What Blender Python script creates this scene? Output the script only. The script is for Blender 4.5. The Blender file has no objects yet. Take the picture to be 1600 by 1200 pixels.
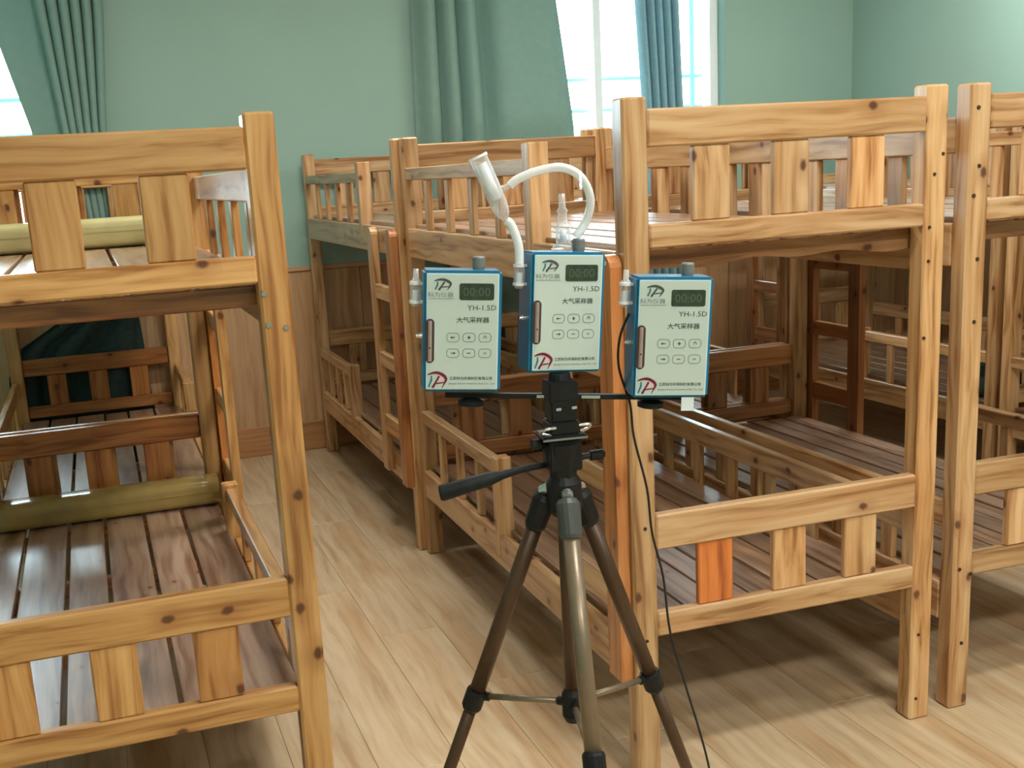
import bpy, bmesh, math, random
from mathutils import Vector, Matrix
random.seed(7)
S = bpy.context.scene
C = S.collection

# ------------------------------------------------------------------ camera
YAW = 0.303975
def cam_to_room(v):
    c, s = math.cos(YAW), math.sin(YAW)
    return Vector((v[0]*c + v[1]*s, -v[0]*s + v[1]*c, v[2]))
F_PX, PITCH, ROLL, EYE = 1775.34, 0.2224, -0.0594, 1.3745
cp, sp, cr, sr = math.cos(PITCH), math.sin(PITCH), math.cos(ROLL), math.sin(ROLL)
up0 = Vector((0, sp, cp)); rt0 = Vector((1, 0, 0)); fw0 = Vector((0, cp, -sp))
rt = cam_to_room(rt0*cr + up0*sr); up = cam_to_room(up0*cr - rt0*sr); fw = cam_to_room(fw0)
cam_data = bpy.data.cameras.new('camera')
cam = bpy.data.objects.new('camera', cam_data); C.objects.link(cam)
m = Matrix(((rt.x, up.x, -fw.x, 0), (rt.y, up.y, -fw.y, 0), (rt.z, up.z, -fw.z, EYE), (0, 0, 0, 1)))
cam.matrix_world = m
cam_data.sensor_width = 36; cam_data.lens = F_PX/1600*36
cam_data.shift_x = 68.4/1600; cam_data.shift_y = 69.9/1600
cam_data.clip_start = 0.05
S.camera = cam

# ------------------------------------------------------------------ world, lights, exposure
W = bpy.data.worlds.new('daylight'); S.world = W; W.use_nodes = True
wn = W.node_tree.nodes; bg = wn['Background']
bg.inputs[0].default_value = (0.80, 0.93, 1.0, 1); bg.inputs[1].default_value = 14.0
S.view_settings.view_transform = 'Standard'; S.view_settings.look = 'None'
S.view_settings.gamma = 1; S.view_settings.use_curve_mapping = False
S.view_settings.exposure = 0.15
def area(name, loc, rot, sx, sy, power, col, portal=False):
    l = bpy.data.lights.new(name, 'AREA'); l.shape = 'RECTANGLE'; l.size = sx; l.size_y = sy
    l.energy = power; l.color = col
    o = bpy.data.objects.new(name, l); C.objects.link(o); o.location = loc; o.rotation_euler = rot
    if portal: l.cycles.is_portal = True
    return o
CEIL = 2.9
# window portals on the back wall (they only guide the daylight)
area('window_portal', (2.62, 5.86, 1.85), (math.radians(-90), 0, 0), 1.75, 1.7, 1, (1, 1, 1), True)
area('window_portal', (-0.75, 5.86, 1.85), (math.radians(-90), 0, 0), 1.4, 1.7, 1, (1, 1, 1), True)
ADDED_LAMPS = [(1.5, -0.8), (1.35, 1.2), (3.4, 0.4), (3.4, 4.1), (-0.1, -0.6), (0.95, 3.8)]  # unseen panels, placed to brighten bed fronts, aisle and walls
ADDED_LAMP_W = [58, 30, 20, 28, 18, 36]
for (lx, ly), w in zip(ADDED_LAMPS, ADDED_LAMP_W):
    area('added_lamp_light', (lx, ly, CEIL-0.06), (0, 0, 0), 0.75, 0.20, w, (1.0, 0.96, 0.88))

# ------------------------------------------------------------------ materials
def new_mat(name):
    mt = bpy.data.materials.new(name); mt.use_nodes = True
    nt = mt.node_tree; b = nt.nodes['Principled BSDF']
    return mt, nt, b
def plain(name, col, rough=0.5, metal=0.0, noise=0.0, scale=20, bump=0.0, trans=0.0, coat=0.0, emit=None, ior=1.45, alpha=1.0):
    mt, nt, b = new_mat(name)
    b.inputs['Roughness'].default_value = rough; b.inputs['Metallic'].default_value = metal
    b.inputs['Transmission Weight'].default_value = trans; b.inputs['Coat Weight'].default_value = coat
    b.inputs['IOR'].default_value = ior; b.inputs['Alpha'].default_value = alpha
    tc = nt.nodes.new('ShaderNodeTexCoord'); nz = nt.nodes.new('ShaderNodeTexNoise')
    nz.inputs['Scale'].default_value = scale; nz.inputs['Detail'].default_value = 4
    nt.links.new(tc.outputs['Object'], nz.inputs['Vector'])
    cr_ = nt.nodes.new('ShaderNodeValToRGB')
    lo = tuple(c*(1-noise) for c in col[:3])+(1,); hi = tuple(min(1, c*(1+noise)) for c in col[:3])+(1,)
    cr_.color_ramp.elements[0].color = lo; cr_.color_ramp.elements[1].color = hi
    cr_.color_ramp.elements[0].position = 0.3; cr_.color_ramp.elements[1].position = 0.7
    nt.links.new(nz.outputs['Fac'], cr_.inputs['Fac']); nt.links.new(cr_.outputs[0], b.inputs['Base Color'])
    if bump:
        bp = nt.nodes.new('ShaderNodeBump'); bp.inputs['Strength'].default_value = bump; bp.inputs['Distance'].default_value = 0.002
        nt.links.new(nz.outputs['Fac'], bp.inputs['Height']); nt.links.new(bp.outputs[0], b.inputs['Normal'])
    if emit:
        b.inputs['Emission Color'].default_value = emit[0]+(1,); b.inputs['Emission Strength'].default_value = emit[1]
    return mt
def wood(name, lo, mid, hi, rough=0.32, coat=0.35, knots=True, stretch=(1.3, 32, 32), var=0.25, tintvar=True, knot_d=0.060):
    """varnished timber; grain runs along each board's own X axis"""
    mt, nt, b = new_mat(name); N = nt.nodes; L = nt.links
    tc = N.new('ShaderNodeTexCoord'); oi = N.new('ShaderNodeObjectInfo')
    rnd = N.new('ShaderNodeMath'); rnd.operation = 'MULTIPLY'; rnd.inputs[1].default_value = 37.0
    L.new(oi.outputs['Random'], rnd.inputs[0])
    comb = N.new('ShaderNodeCombineXYZ')
    for i in range(3): L.new(rnd.outputs[0], comb.inputs[i])
    add = N.new('ShaderNodeVectorMath'); add.operation = 'ADD'
    L.new(tc.outputs['Object'], add.inputs[0]); L.new(comb.outputs[0], add.inputs[1])
    # warp
    wz = N.new('ShaderNodeTexNoise'); wz.inputs['Scale'].default_value = 3.0; wz.inputs['Detail'].default_value = 1
    L.new(add.outputs[0], wz.inputs['Vector'])
    ws = N.new('ShaderNodeVectorMath'); ws.operation = 'SCALE'; ws.inputs['Scale'].default_value = 0.05
    L.new(wz.outputs['Color'], ws.inputs[0])
    ad2 = N.new('ShaderNodeVectorMath'); ad2.operation = 'ADD'
    L.new(add.outputs[0], ad2.inputs[0]); L.new(ws.outputs[0], ad2.inputs[1])
    mp = N.new('ShaderNodeMapping'); mp.inputs['Scale'].default_value = stretch
    L.new(ad2.outputs[0], mp.inputs['Vector'])
    gr = N.new('ShaderNodeTexNoise'); gr.inputs['Scale'].default_value = 1.6; gr.inputs['Detail'].default_value = 7; gr.inputs['Roughness'].default_value = 0.52
    L.new(mp.outputs[0], gr.inputs['Vector'])
    ramp = N.new('ShaderNodeValToRGB'); e = ramp.color_ramp.elements
    e[0].position = 0.33; e[0].color = lo+(1,); e[1].position = 0.64; e[1].color = hi+(1,)
    em = e.new(0.47); em.color = mid+(1,)
    L.new(gr.outputs['Fac'], ramp.inputs['Fac'])
    # broad streaks (heartwood)
    mp2 = N.new('ShaderNodeMapping'); mp2.inputs['Scale'].default_value = (0.9, 9, 9)
    L.new(ad2.outputs[0], mp2.inputs['Vector'])
    st = N.new('ShaderNodeTexNoise'); st.inputs['Scale'].default_value = 1.3; st.inputs['Detail'].default_value = 2
    L.new(mp2.outputs[0], st.inputs['Vector'])
    sr_ = N.new('ShaderNodeMapRange'); sr_.inputs['From Min'].default_value = 0.52; sr_.inputs['From Max'].default_value = 0.68
    sr_.inputs['To Max'].default_value = 0.55
    L.new(st.outputs['Fac'], sr_.inputs['Value'])
    mx = N.new('ShaderNodeMix'); mx.data_type = 'RGBA'; mx.blend_type = 'MULTIPLY'
    mx.inputs['B'].default_value = (0.80, 0.60, 0.42, 1)
    L.new(sr_.outputs[0], mx.inputs['Factor']); L.new(ramp.outputs[0], mx.inputs['A'])
    col = mx.outputs['Result']
    if knots:
        sep = N.new('ShaderNodeSeparateXYZ'); L.new(add.outputs[0], sep.inputs[0])
        sm = N.new('ShaderNodeMath'); sm.operation = 'ADD'; L.new(sep.outputs[1], sm.inputs[0]); L.new(sep.outputs[2], sm.inputs[1])
        cmb = N.new('ShaderNodeCombineXYZ'); L.new(sep.outputs[0], cmb.inputs[0]); L.new(sm.outputs[0], cmb.inputs[1])
        wob = N.new('ShaderNodeVectorMath'); wob.operation = 'ADD'; L.new(cmb.outputs[0], wob.inputs[0])
        wsc = N.new('ShaderNodeVectorMath'); wsc.operation = 'SCALE'; wsc.inputs['Scale'].default_value = 0.012
        wn2 = N.new('ShaderNodeTexNoise'); wn2.inputs['Scale'].default_value = 45; L.new(add.outputs[0], wn2.inputs['Vector'])
        L.new(wn2.outputs['Color'], wsc.inputs[0]); L.new(wsc.outputs[0], wob.inputs[1])
        mk = N.new('ShaderNodeMapping'); mk.inputs['Scale'].default_value = (6.0, 9.0, 1)
        L.new(wob.outputs[0], mk.inputs['Vector'])
        vo = N.new('ShaderNodeTexVoronoi'); vo.voronoi_dimensions = '2D'; vo.inputs['Scale'].default_value = 1.0
        L.new(mk.outputs[0], vo.inputs['Vector'])
        sc2 = N.new('ShaderNodeSeparateColor'); L.new(vo.outputs['Color'], sc2.inputs[0])
        gate = N.new('ShaderNodeMath'); gate.operation = 'GREATER_THAN'; gate.inputs[1].default_value = 0.52; L.new(sc2.outputs[0], gate.inputs[0])
        kr0 = N.new('ShaderNodeMapRange'); kr0.inputs['From Min'].default_value = knot_d*0.75; kr0.inputs['From Max'].default_value = knot_d*1.55
        kr0.inputs['To Min'].default_value = 0.92; kr0.inputs['To Max'].default_value = 0.0
        L.new(vo.outputs['Distance'], kr0.inputs['Value'])
        kr = N.new('ShaderNodeMath'); kr.operation = 'MULTIPLY'; L.new(kr0.outputs[0], kr.inputs[0]); L.new(gate.outputs[0], kr.inputs[1])
        # reddish halo round each knot
        h0 = N.new('ShaderNodeMapRange'); h0.inputs['From Min'].default_value = knot_d*1.0; h0.inputs['From Max'].default_value = knot_d*5.0
        h0.inputs['To Min'].default_value = 0.45; h0.inputs['To Max'].default_value = 0.0
        L.new(vo.outputs['Distance'], h0.inputs['Value'])
        h1 = N.new('ShaderNodeMath'); h1.operation = 'MULTIPLY'; L.new(h0.outputs[0], h1.inputs[0]); L.new(gate.outputs[0], h1.inputs[1])
        hm = N.new('ShaderNodeMix'); hm.data_type = 'RGBA'; hm.inputs['B'].default_value = (0.30, 0.115, 0.035, 1)
        L.new(h1.outputs[0], hm.inputs['Factor']); L.new(col, hm.inputs['A']); col = hm.outputs['Result']
        mk2 = N.new('ShaderNodeMix'); mk2.data_type = 'RGBA'; mk2.inputs['B'].default_value = (0.09, 0.028, 0.010, 1)
        L.new(kr.outputs[0], mk2.inputs['Factor']); L.new(col, mk2.inputs['A']); col = mk2.outputs['Result']
    # per-board brightness and tint
    rv = N.new('ShaderNodeMapRange'); rv.inputs['To Min'].default_value = 1-var; rv.inputs['To Max'].default_value = 1+var*0.5
    L.new(oi.outputs['Random'], rv.inputs['Value'])
    hs = N.new('ShaderNodeHueSaturation'); L.new(rv.outputs[0], hs.inputs['Value']); L.new(col, hs.inputs['Color'])
    mc = N.new('ShaderNodeMix'); mc.data_type = 'RGBA'; mc.blend_type = 'MULTIPLY'; mc.inputs['Factor'].default_value = 1.0
    L.new(hs.outputs[0], mc.inputs['A']); L.new(oi.outputs['Color'], mc.inputs['B'])
    L.new(mc.outputs['Result'], b.inputs['Base Color'])
    b.inputs['Roughness'].default_value = rough; b.inputs['Coat Weight'].default_value = coat; b.inputs['Coat Roughness'].default_value = 0.14 if coat < 0.9 else 0.36
    bp = N.new('ShaderNodeBump'); bp.inputs['Strength'].default_value = 0.25; bp.inputs['Distance'].default_value = 0.0015
    L.new(gr.outputs['Fac'], bp.inputs['Height']); L.new(bp.outputs[0], b.inputs['Normal'])
    return mt
M = {}
M['pine'] = wood('varnished_pine', (0.29, 0.125, 0.038), (0.52, 0.290, 0.112), (0.63, 0.395, 0.185))
M['board'] = wood('bed_board_pine', (0.19, 0.095, 0.052), (0.33, 0.195, 0.12), (0.46, 0.31, 0.21), rough=0.30, coat=1.0, knot_d=0.04)
M['floor'] = wood('laminate_floor', (0.48, 0.345, 0.205), (0.57, 0.43, 0.27), (0.63, 0.495, 0.33), rough=0.40, coat=0.1, knots=False, stretch=(2.0, 26, 26), var=0.07)
M['wains'] = wood('wainscot_panel', (0.42, 0.235, 0.11), (0.50, 0.30, 0.155), (0.56, 0.35, 0.19), rough=0.4, coat=0.1, knots=False, stretch=(1.2, 30, 30), var=0.10)
M['skirt'] = wood('baseboard_wood', (0.33, 0.145, 0.05), (0.44, 0.21, 0.08), (0.50, 0.26, 0.11), rough=0.4, coat=0.15, knots=False, var=0.1)
M['wall'] = plain('sage_green_paint', (0.285, 0.435, 0.375), 0.75, noise=0.03, scale=2.5, bump=0.05)
M['ceil'] = plain('ceiling_white', (0.80, 0.82, 0.80), 0.9, noise=0.02)
M['subfloor'] = plain('subfloor', (0.10, 0.07, 0.045), 0.9, noise=0.1)
M['white'] = plain('window_frame_white', (0.82, 0.86, 0.88), 0.35, noise=0.02)
M['bar'] = plain('window_bar_teal_grey', (0.26, 0.50, 0.50), 0.4, noise=0.05)
def window_glass():
    mt, nt, b = new_mat('window_glass'); N = nt.nodes; out = N['Material Output']
    tr = N.new('ShaderNodeBsdfTransparent'); tr.inputs[0].default_value = (0.93, 0.98, 0.98, 1)
    gl = N.new('ShaderNodeBsdfGlossy'); gl.inputs['Roughness'].default_value = 0.02
    fr = N.new('ShaderNodeFresnel'); fr.inputs[0].default_value = 1.45
    ms = N.new('ShaderNodeMixShader'); nt.links.new(fr.outputs[0], ms.inputs[0]); nt.links.new(tr.outputs[0], ms.inputs[1]); nt.links.new(gl.outputs[0], ms.inputs[2])
    nt.links.new(ms.outputs[0], out.inputs[0]); return mt
M['glass'] = window_glass()
M['curtain'] = plain('curtain_sage', (0.27, 0.42, 0.365), 0.9, noise=0.04, scale=30, bump=0.2)
M['curtain_sheer'] = plain('curtain_sheer_blue', (0.27, 0.46, 0.50), 0.9, noise=0.08, scale=60, bump=0.2)
M['curtain_shaded'] = plain('curtain_shaded_green', (0.028, 0.055, 0.052), 0.85, noise=0.2, scale=40, bump=0.2)  # left curtain's lower part, with its shade put into the colour
for k in ('curtain', 'curtain_sheer'):                 # cloth lets some daylight through
    nt = M[k].node_tree; b = nt.nodes['Principled BSDF']; out = nt.nodes['Material Output']
    tr = nt.nodes.new('ShaderNodeBsdfTranslucent'); tr.inputs[0].default_value = (0.13, 0.28, 0.27, 1) if k == 'curtain' else (0.20, 0.40, 0.50, 1)
    ms = nt.nodes.new('ShaderNodeMixShader'); ms.inputs[0].default_value = 0.22
    nt.links.new(b.outputs[0], ms.inputs[1]); nt.links.new(tr.outputs[0], ms.inputs[2]); nt.links.new(ms.outputs[0], out.inputs[0])
M['steel'] = plain('bolt_steel', (0.45, 0.43, 0.38), 0.35, metal=0.9)
M['screw'] = plain('dark_screw_hole', (0.045, 0.022, 0.012), 0.7)
M['mat_roll'] = plain('bamboo_mat', (0.50, 0.46, 0.22), 0.38, noise=0.14, scale=9, bump=0.2, coat=0.3)
M['mat_wrap_shaded'] = plain('bamboo_mat_wrapped_shaded', (0.34, 0.24, 0.075), 0.25, noise=0.25, scale=7, coat=0.6)  # same mat as above; lower bunk's shade put into the bronze colour
M['plastic_end'] = plain('plastic_wrap', (0.10, 0.11, 0.11), 0.2, noise=0.6, scale=45, coat=0.5)
M['bronze'] = plain('bronze_anodised', (0.075, 0.040, 0.021), 0.40, metal=0.25, noise=0.05, scale=60)
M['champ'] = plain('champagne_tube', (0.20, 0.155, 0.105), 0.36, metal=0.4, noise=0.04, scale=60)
M['black'] = plain('black_plastic', (0.008, 0.009, 0.010), 0.5, noise=0.3, scale=60)
M['blackrub'] = plain('black_foam_grip', (0.009, 0.012, 0.013), 0.6, noise=0.3, scale=90, bump=0.4)
for k in ('black', 'blackrub'): M[k].node_tree.nodes['Principled BSDF'].inputs['Specular IOR Level'].default_value = 0.3
M['silver'] = plain('silver_metal', (0.62, 0.66, 0.66), 0.25, metal=0.9)
M['darkgrey'] = plain('dark_grey_plastic', (0.055, 0.062, 0.060), 0.4)
M['greyknob'] = plain('grey_knob', (0.20, 0.21, 0.20), 0.45, metal=0.3, noise=0.05)
M['blue'] = plain('blue_enamel_case', (0.009, 0.155, 0.290), 0.40, noise=0.06, scale=30, coat=0.2)
M['face'] = plain('pale_face_plate', (0.49, 0.585, 0.55), 0.42, noise=0.02, scale=10)
M['rim'] = plain('pale_blue_rim', (0.50, 0.72, 0.80), 0.4)
M['lcd'] = plain('lcd_glass', (0.030, 0.045, 0.028), 0.25, noise=0.3, scale=90, coat=0.4)
M['lcdink'] = plain('lcd_digits', (0.070, 0.098, 0.058), 0.5)
M['ink'] = plain('grey_ink', (0.055, 0.070, 0.070), 0.6)
M['ink2'] = plain('light_grey_ink', (0.17, 0.21, 0.21), 0.6)
M['keyrim'] = plain('key_outline', (0.19, 0.235, 0.225), 0.5)
M['maroon'] = plain('maroon_ink', (0.15, 0.006, 0.028), 0.5)
M['tealink'] = plain('teal_ink', (0.03, 0.17, 0.20), 0.5)
M['pinkink'] = plain('pink_ink', (0.72, 0.50, 0.55), 0.5)
M['slot'] = plain('flow_slot_dark', (0.05, 0.03, 0.03), 0.5)
M['flow'] = plain('flow_tube', (0.33, 0.25, 0.235), 0.2, noise=0.15, scale=60, coat=0.8)
def thin_glass(name, col, body, rough):
    mt, nt, b = new_mat(name); N = nt.nodes; L = nt.links; out = N['Material Output']
    b.inputs['Base Color'].default_value = col+(1,); b.inputs['Roughness'].default_value = rough; b.inputs['Coat Weight'].default_value = 0.6
    tr = N.new('ShaderNodeBsdfTransparent'); tr.inputs[0].default_value = (0.97, 0.99, 1, 1)
    lw = N.new('ShaderNodeLayerWeight'); lw.inputs['Blend'].default_value = 0.35
    mr = N.new('ShaderNodeMapRange'); mr.inputs['To Min'].default_value = body; mr.inputs['To Max'].default_value = min(1.0, body+0.6)
    L.new(lw.outputs['Facing'], mr.inputs['Value'])
    ms = N.new('ShaderNodeMixShader'); L.new(mr.outputs[0], ms.inputs[0]); L.new(tr.outputs[0], ms.inputs[1]); L.new(b.outputs[0], ms.inputs[2])
    L.new(ms.outputs[0], out.inputs[0]); return mt
M['clear'] = thin_glass('clear_glass', (0.88, 0.92, 0.96), 0.16, 0.08)
M['hose'] = thin_glass('silicone_hose', (0.86, 0.91, 0.93), 0.55, 0.25)
M['frost'] = plain('frosted_fitting', (0.93, 0.95, 0.97), 0.25, trans=0.15, coat=0.4, ior=1.35)
M['cable'] = plain('black_cable', (0.010, 0.012, 0.014), 0.5)
M['darkcloth'] = plain('dark_green_bag', (0.02, 0.05, 0.04), 0.85, noise=0.3, scale=30)
M['added_lamp'] = plain('added_lamp_diffuser', (0.9, 0.9, 0.88), 0.5, emit=((1.0, 0.96, 0.9), 6.0))
M['paper'] = plain('white_label', (0.70, 0.80, 0.85), 0.4)

# ------------------------------------------------------------------ helpers
def link(name, mesh, mat=None, parent=None, loc=(0, 0, 0), rot=(0, 0, 0)):
    o = bpy.data.objects.new(name, mesh); C.objects.link(o)
    if mat is not None and len(mesh.materials) == 0: mesh.materials.append(mat)
    if parent is not None: o.parent = parent
    o.location = loc; o.rotation_euler = rot
    return o
def thing(name, label, cat, loc=(0, 0, 0), rotz=0, group=None):
    o = bpy.data.objects.new(name, None); C.objects.link(o); o.location = loc; o.rotation_euler = (0, 0, rotz)
    o.empty_display_size = 0.05
    o['label'] = label; o['category'] = cat
    if group: o['group'] = group
    return o
def tag(o, label, cat, group=None):
    o['label'] = label; o['category'] = cat
    if group: o['group'] = group
    return o
_mc = {}
def box_mesh(L, w, t, mat, bev=0.003):
    key = (round(L, 4), round(w, 4), round(t, 4), mat.name, bev)
    if key in _mc: return _mc[key]
    bm = bmesh.new(); bmesh.ops.create_cube(bm, size=1)
    bmesh.ops.scale(bm, vec=(L, w, t), verts=bm.verts)
    if bev: bmesh.ops.bevel(bm, geom=bm.edges[:], offset=min(bev, t*0.3, w*0.3), segments=1, affect='EDGES')
    me = bpy.data.meshes.new('board'); bm.to_mesh(me); bm.free(); me.materials.append(mat)
    _mc[key] = me
    return me
def board(name, parent, lo, hi, axis, mat, color=None, bev=0.003):
    """box from corner lo to corner hi (parent space) with its grain along axis"""
    d = [abs(hi[i]-lo[i]) for i in range(3)]; c = [(hi[i]+lo[i])/2 for i in range(3)]
    if axis == 'x': dims, rot = (d[0], d[1], d[2]), (0, 0, 0)
    elif axis == 'y': dims, rot = (d[1], d[0], d[2]), (0, 0, math.pi/2)
    else: dims, rot = (d[2], d[1], d[0]), (0, -math.pi/2, 0)
    o = link(name, box_mesh(*dims, mat, bev), None, parent, c, rot)
    if color: o.color = tuple(color)+(1,)
    return o
def from_bm(bm, name, mat, parent=None, loc=(0, 0, 0), rot=(0, 0, 0), smooth=False):
    me = bpy.data.meshes.new(name)
    bmesh.ops.recalc_face_normals(bm, faces=bm.faces)
    bm.to_mesh(me); bm.free()
    if smooth:
        for p in me.polygons: p.use_smooth = True
    return link(name, me, mat, parent, loc, rot)
def frame(d):
    d = d.normalized(); a = Vector((0, 0, 1)) if abs(d.z) < 0.9 else Vector((1, 0, 0))
    u = d.cross(a).normalized(); return u, d.cross(u).normalized()
def sweep(bm, pts, radii, seg=14, cap=True):
    pts = [Vector(p) for p in pts]
    if not hasattr(radii, '__len__'): radii = [radii]*len(pts)
    rings = []; u = None
    for i, p in enumerate(pts):
        d = (pts[min(i+1, len(pts)-1)]-pts[max(i-1, 0)])
        if d.length < 1e-9: d = Vector((0, 0, 1))
        d.normalize()
        if u is None: u, v = frame(d)
        else:
            u = (u - d*u.dot(d)).normalized(); v = d.cross(u)
        rings.append([bm.verts.new(p + (u*math.cos(a)+v*math.sin(a))*radii[i]) for a in [2*math.pi*k/seg for k in range(seg)]])
    for a, b in zip(rings, rings[1:]):
        for k in range(seg): bm.faces.new((a[k], a[(k+1) % seg], b[(k+1) % seg], b[k]))
    if cap:
        bm.faces.new(rings[0]); bm.faces.new(rings[-1])
    return bm
def smooth_path(P, n=8):
    P = [Vector(p) for p in P]; out = []
    for i in range(len(P)-1):
        p0, p1, p2, p3 = P[max(i-1, 0)], P[i], P[i+1], P[min(i+2, len(P)-1)]
        for k in range(n):
            t = k/n
            out.append(0.5*((2*p1)+(p2-p0)*t+(2*p0-5*p1+4*p2-p3)*t*t+(3*p1-p0-3*p2+p3)*t**3))
    out.append(P[-1]); return out
def tube(name, pts, r, mat, parent=None, seg=14, smooth=True):
    bm = sweep(bmesh.new(), pts, r, seg); o = from_bm(bm, name, mat, parent, smooth=False)
    for p in o.data.polygons: p.use_smooth = len(p.vertices) == 4
    return o
def blk(bm, lo, hi, bev=0.0):
    r = bmesh.ops.create_cube(bm, size=1)
    vs = r['verts']
    for v in vs:
        v.co = Vector([lo[i] + (v.co[i]+0.5)*(hi[i]-lo[i]) for i in range(3)])
    if bev:
        es = list({e for v in vs for e in v.link_edges})
        bmesh.ops.bevel(bm, geom=es, offset=bev, segments=2, affect='EDGES')

# ------------------------------------------------------------------ room shell
XL, XR, YF, YB = -1.6, 4.26, -2.8, 5.80
def struct(o): o['kind'] = 'structure'; return o
fl = bpy.data.objects.new('floor', None); C.objects.link(fl); struct(fl)
bm = bmesh.new(); blk(bm, (XL-0.2, YF-0.2, -0.10), (XR+0.2, YB+0.3, -0.012)); from_bm(bm, 'subfloor', M['subfloor'], fl)
pw, pl_ = 0.19, 1.25
x = XL; k = 0
while x < XR:
    y = YF - (k*0.437) % pl_
    while y < YB:
        y0, y1, x1 = max(y, YF), min(y+pl_, YB+0.02), min(x+pw, XR)
        if y1-y0 > 0.02:
            board('plank', fl, (x+0.0004, y0+0.0004, -0.012), (x1-0.0004, y1-0.0004, 0.0), 'y', M['floor'], bev=0.0009)
        y += pl_
    x += pw; k += 1
bm = bmesh.new(); blk(bm, (XL-0.2, YF-0.2, CEIL), (XR+0.2, YB+0.3, CEIL+0.1)); struct(from_bm(bm, 'ceiling', M['ceil']))
# back wall with two window openings, right wall, left wall with window, front wall
WZ0, WZ1 = 1.02, 2.70
def wall_with_holes(name, axis, at, thick, a0, a1, holes):
    bm = bmesh.new(); xs = [a0]
    def put(u0, u1, z0, z1):
        if u1-u0 < 1e-4 or z1-z0 < 1e-4: return
        if axis == 'y': blk(bm, (u0, at, z0), (u1, at+thick, z1))
        else: blk(bm, (at, u0, z0), (at+thick, u1, z1))
    cur = a0
    for h0, h1, z0, z1 in holes:
        put(cur, h0, 0, CEIL); put(h0, h1, 0, z0); put(h0, h1, z1, CEIL); cur = h1
    put(cur, a1, 0, CEIL)
    return struct(from_bm(bm, name, M['wall']))
wall_with_holes('wall_back', 'y', YB, 0.22, XL, XR, [(-1.45, 0.0, WZ0, WZ1), (1.78, 3.43, WZ0, WZ1)])
wall_with_holes('wall_left', 'x', XL-0.2, 0.2, YF, YB, [])
wall_with_holes('wall_right', 'x', XR, 0.2, YF, YB, [])
wall_with_holes('wall_front', 'y', YF-0.2, 0.2, XL, XR, [])
# wainscot panels, cap and baseboard on the back and right walls
wb = bpy.data.objects.new('trim_1', None); C.objects.link(wb); struct(wb)
x = XL; 
while x < XR-0.01:
    x1 = min(x+0.24, XR)
    board('panel', wb, (x+0.0015, YB-0.012, 0.15), (x1-0.0015, YB, 0.93), 'z', M['wains'], bev=0.002); x = x1
board('cap_rail', wb, (XL, YB-0.022, 0.93), (XR, YB, 0.955), 'x', M['wains'])
wr = bpy.data.objects.new('trim_2', None); C.objects.link(wr); struct(wr)
y = YF
while y < YB-0.03:
    y1 = min(y+0.24, YB-0.012)
    board('panel', wr, (XR-0.012, y+0.0015, 0.15), (XR, y1-0.0015, 0.93), 'z', M['wains'], bev=0.002); y = y1
board('cap_rail', wr, (XR-0.022, YF, 0.93), (XR, YB-0.022, 0.955), 'y', M['wains'])
struct(board('baseboard_back', None, (XL, YB-0.018, 0), (XR-0.018, YB, 0.152), 'x', M['skirt']))
struct(board('baseboard_right', None, (XR-0.018, YF, 0), (XR, YB, 0.152), 'y', M['skirt']))

def window(name, x0, x1, mull, bars=True):
    w = bpy.data.objects.new(name, None); C.objects.link(w); struct(w)
    yc = YB+0.10; f = 0.05
    board('window_frame', w, (x0, yc-0.03, WZ0), (x0+f, yc+0.03, WZ1), 'z', M['white'])
    board('window_frame', w, (x1-f, yc-0.03, WZ0), (x1, yc+0.03, WZ1), 'z', M['white'])
    board('window_frame', w, (x0+f, yc-0.03, WZ0), (x1-f, yc+0.03, WZ0+f), 'x', M['white'])
    board('window_frame', w, (x0+f, yc-0.03, WZ1-f), (x1-f, yc+0.03, WZ1), 'x', M['white'])
    board('window_sill', w, (x0-0.03, YB-0.03, WZ0-0.035), (x1+0.03, YB+0.07, WZ0), 'x', M['white'])
    xs = [x0+f]+mull+[x1-f]
    for mx_ in mull: board('mullion', w, (mx_-0.022, yc-0.025, WZ0+f), (mx_+0.022, yc+0.025, WZ1-f), 'z', M['white'])
    for a, b in zip(xs, xs[1:]):
        board('glass_pane', w, (a+0.015, yc-0.004, WZ0+f), (b-0.015, yc+0.004, WZ1-f), 'x', M['glass'], bev=0)
    if bars:
        for z in (1.245, 1.44, 1.66, 1.825):
            board('guard_bar', w, (x0+f, yc+0.05, z-0.010), (x1-f, yc+0.07, z+0.010), 'x', M['bar'])
        for bx in [x1-0.12]+([x0+0.45] if x1 < 1 else []):
            board('guard_upright', w, (bx-0.016, yc+0.045, WZ0+f), (bx+0.016, yc+0.075, WZ1-f), 'z', M['bar'])
    return w
window('window_1', -1.45, 0.0, [-0.72])
window('window_2', 1.78, 3.43, [2.70])

# ceiling light panels (outside the frame; added to brighten bed fronts, aisle and walls)
ADDED_LAMP_L = ['added ceiling light panel nearest the front wall', 'added ceiling light panel right above the tripod', 'added ceiling light panel above the right foreground bed', 'added ceiling light panel near the back wall, in front of the right window', 'added ceiling light panel left of the one nearest the front wall', 'added ceiling light panel above the wide curtain side of the back wall']
for i, (lx, ly) in enumerate(ADDED_LAMPS):
    t = thing('added_ceiling_light', ADDED_LAMP_L[i], 'ceiling light', (lx, ly, CEIL-0.03), 0, 'added ceiling light panels')
    bm = bmesh.new(); blk(bm, (-0.42, -0.14, 0), (0.42, 0.14, 0.03), 0.004); from_bm(bm, 'added_light_housing', M['white'], t)
    bm = bmesh.new(); blk(bm, (-0.39, -0.11, -0.012), (0.39, 0.11, 0.0), 0.003); from_bm(bm, 'added_light_diffuser', M['added_lamp'], t)

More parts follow.
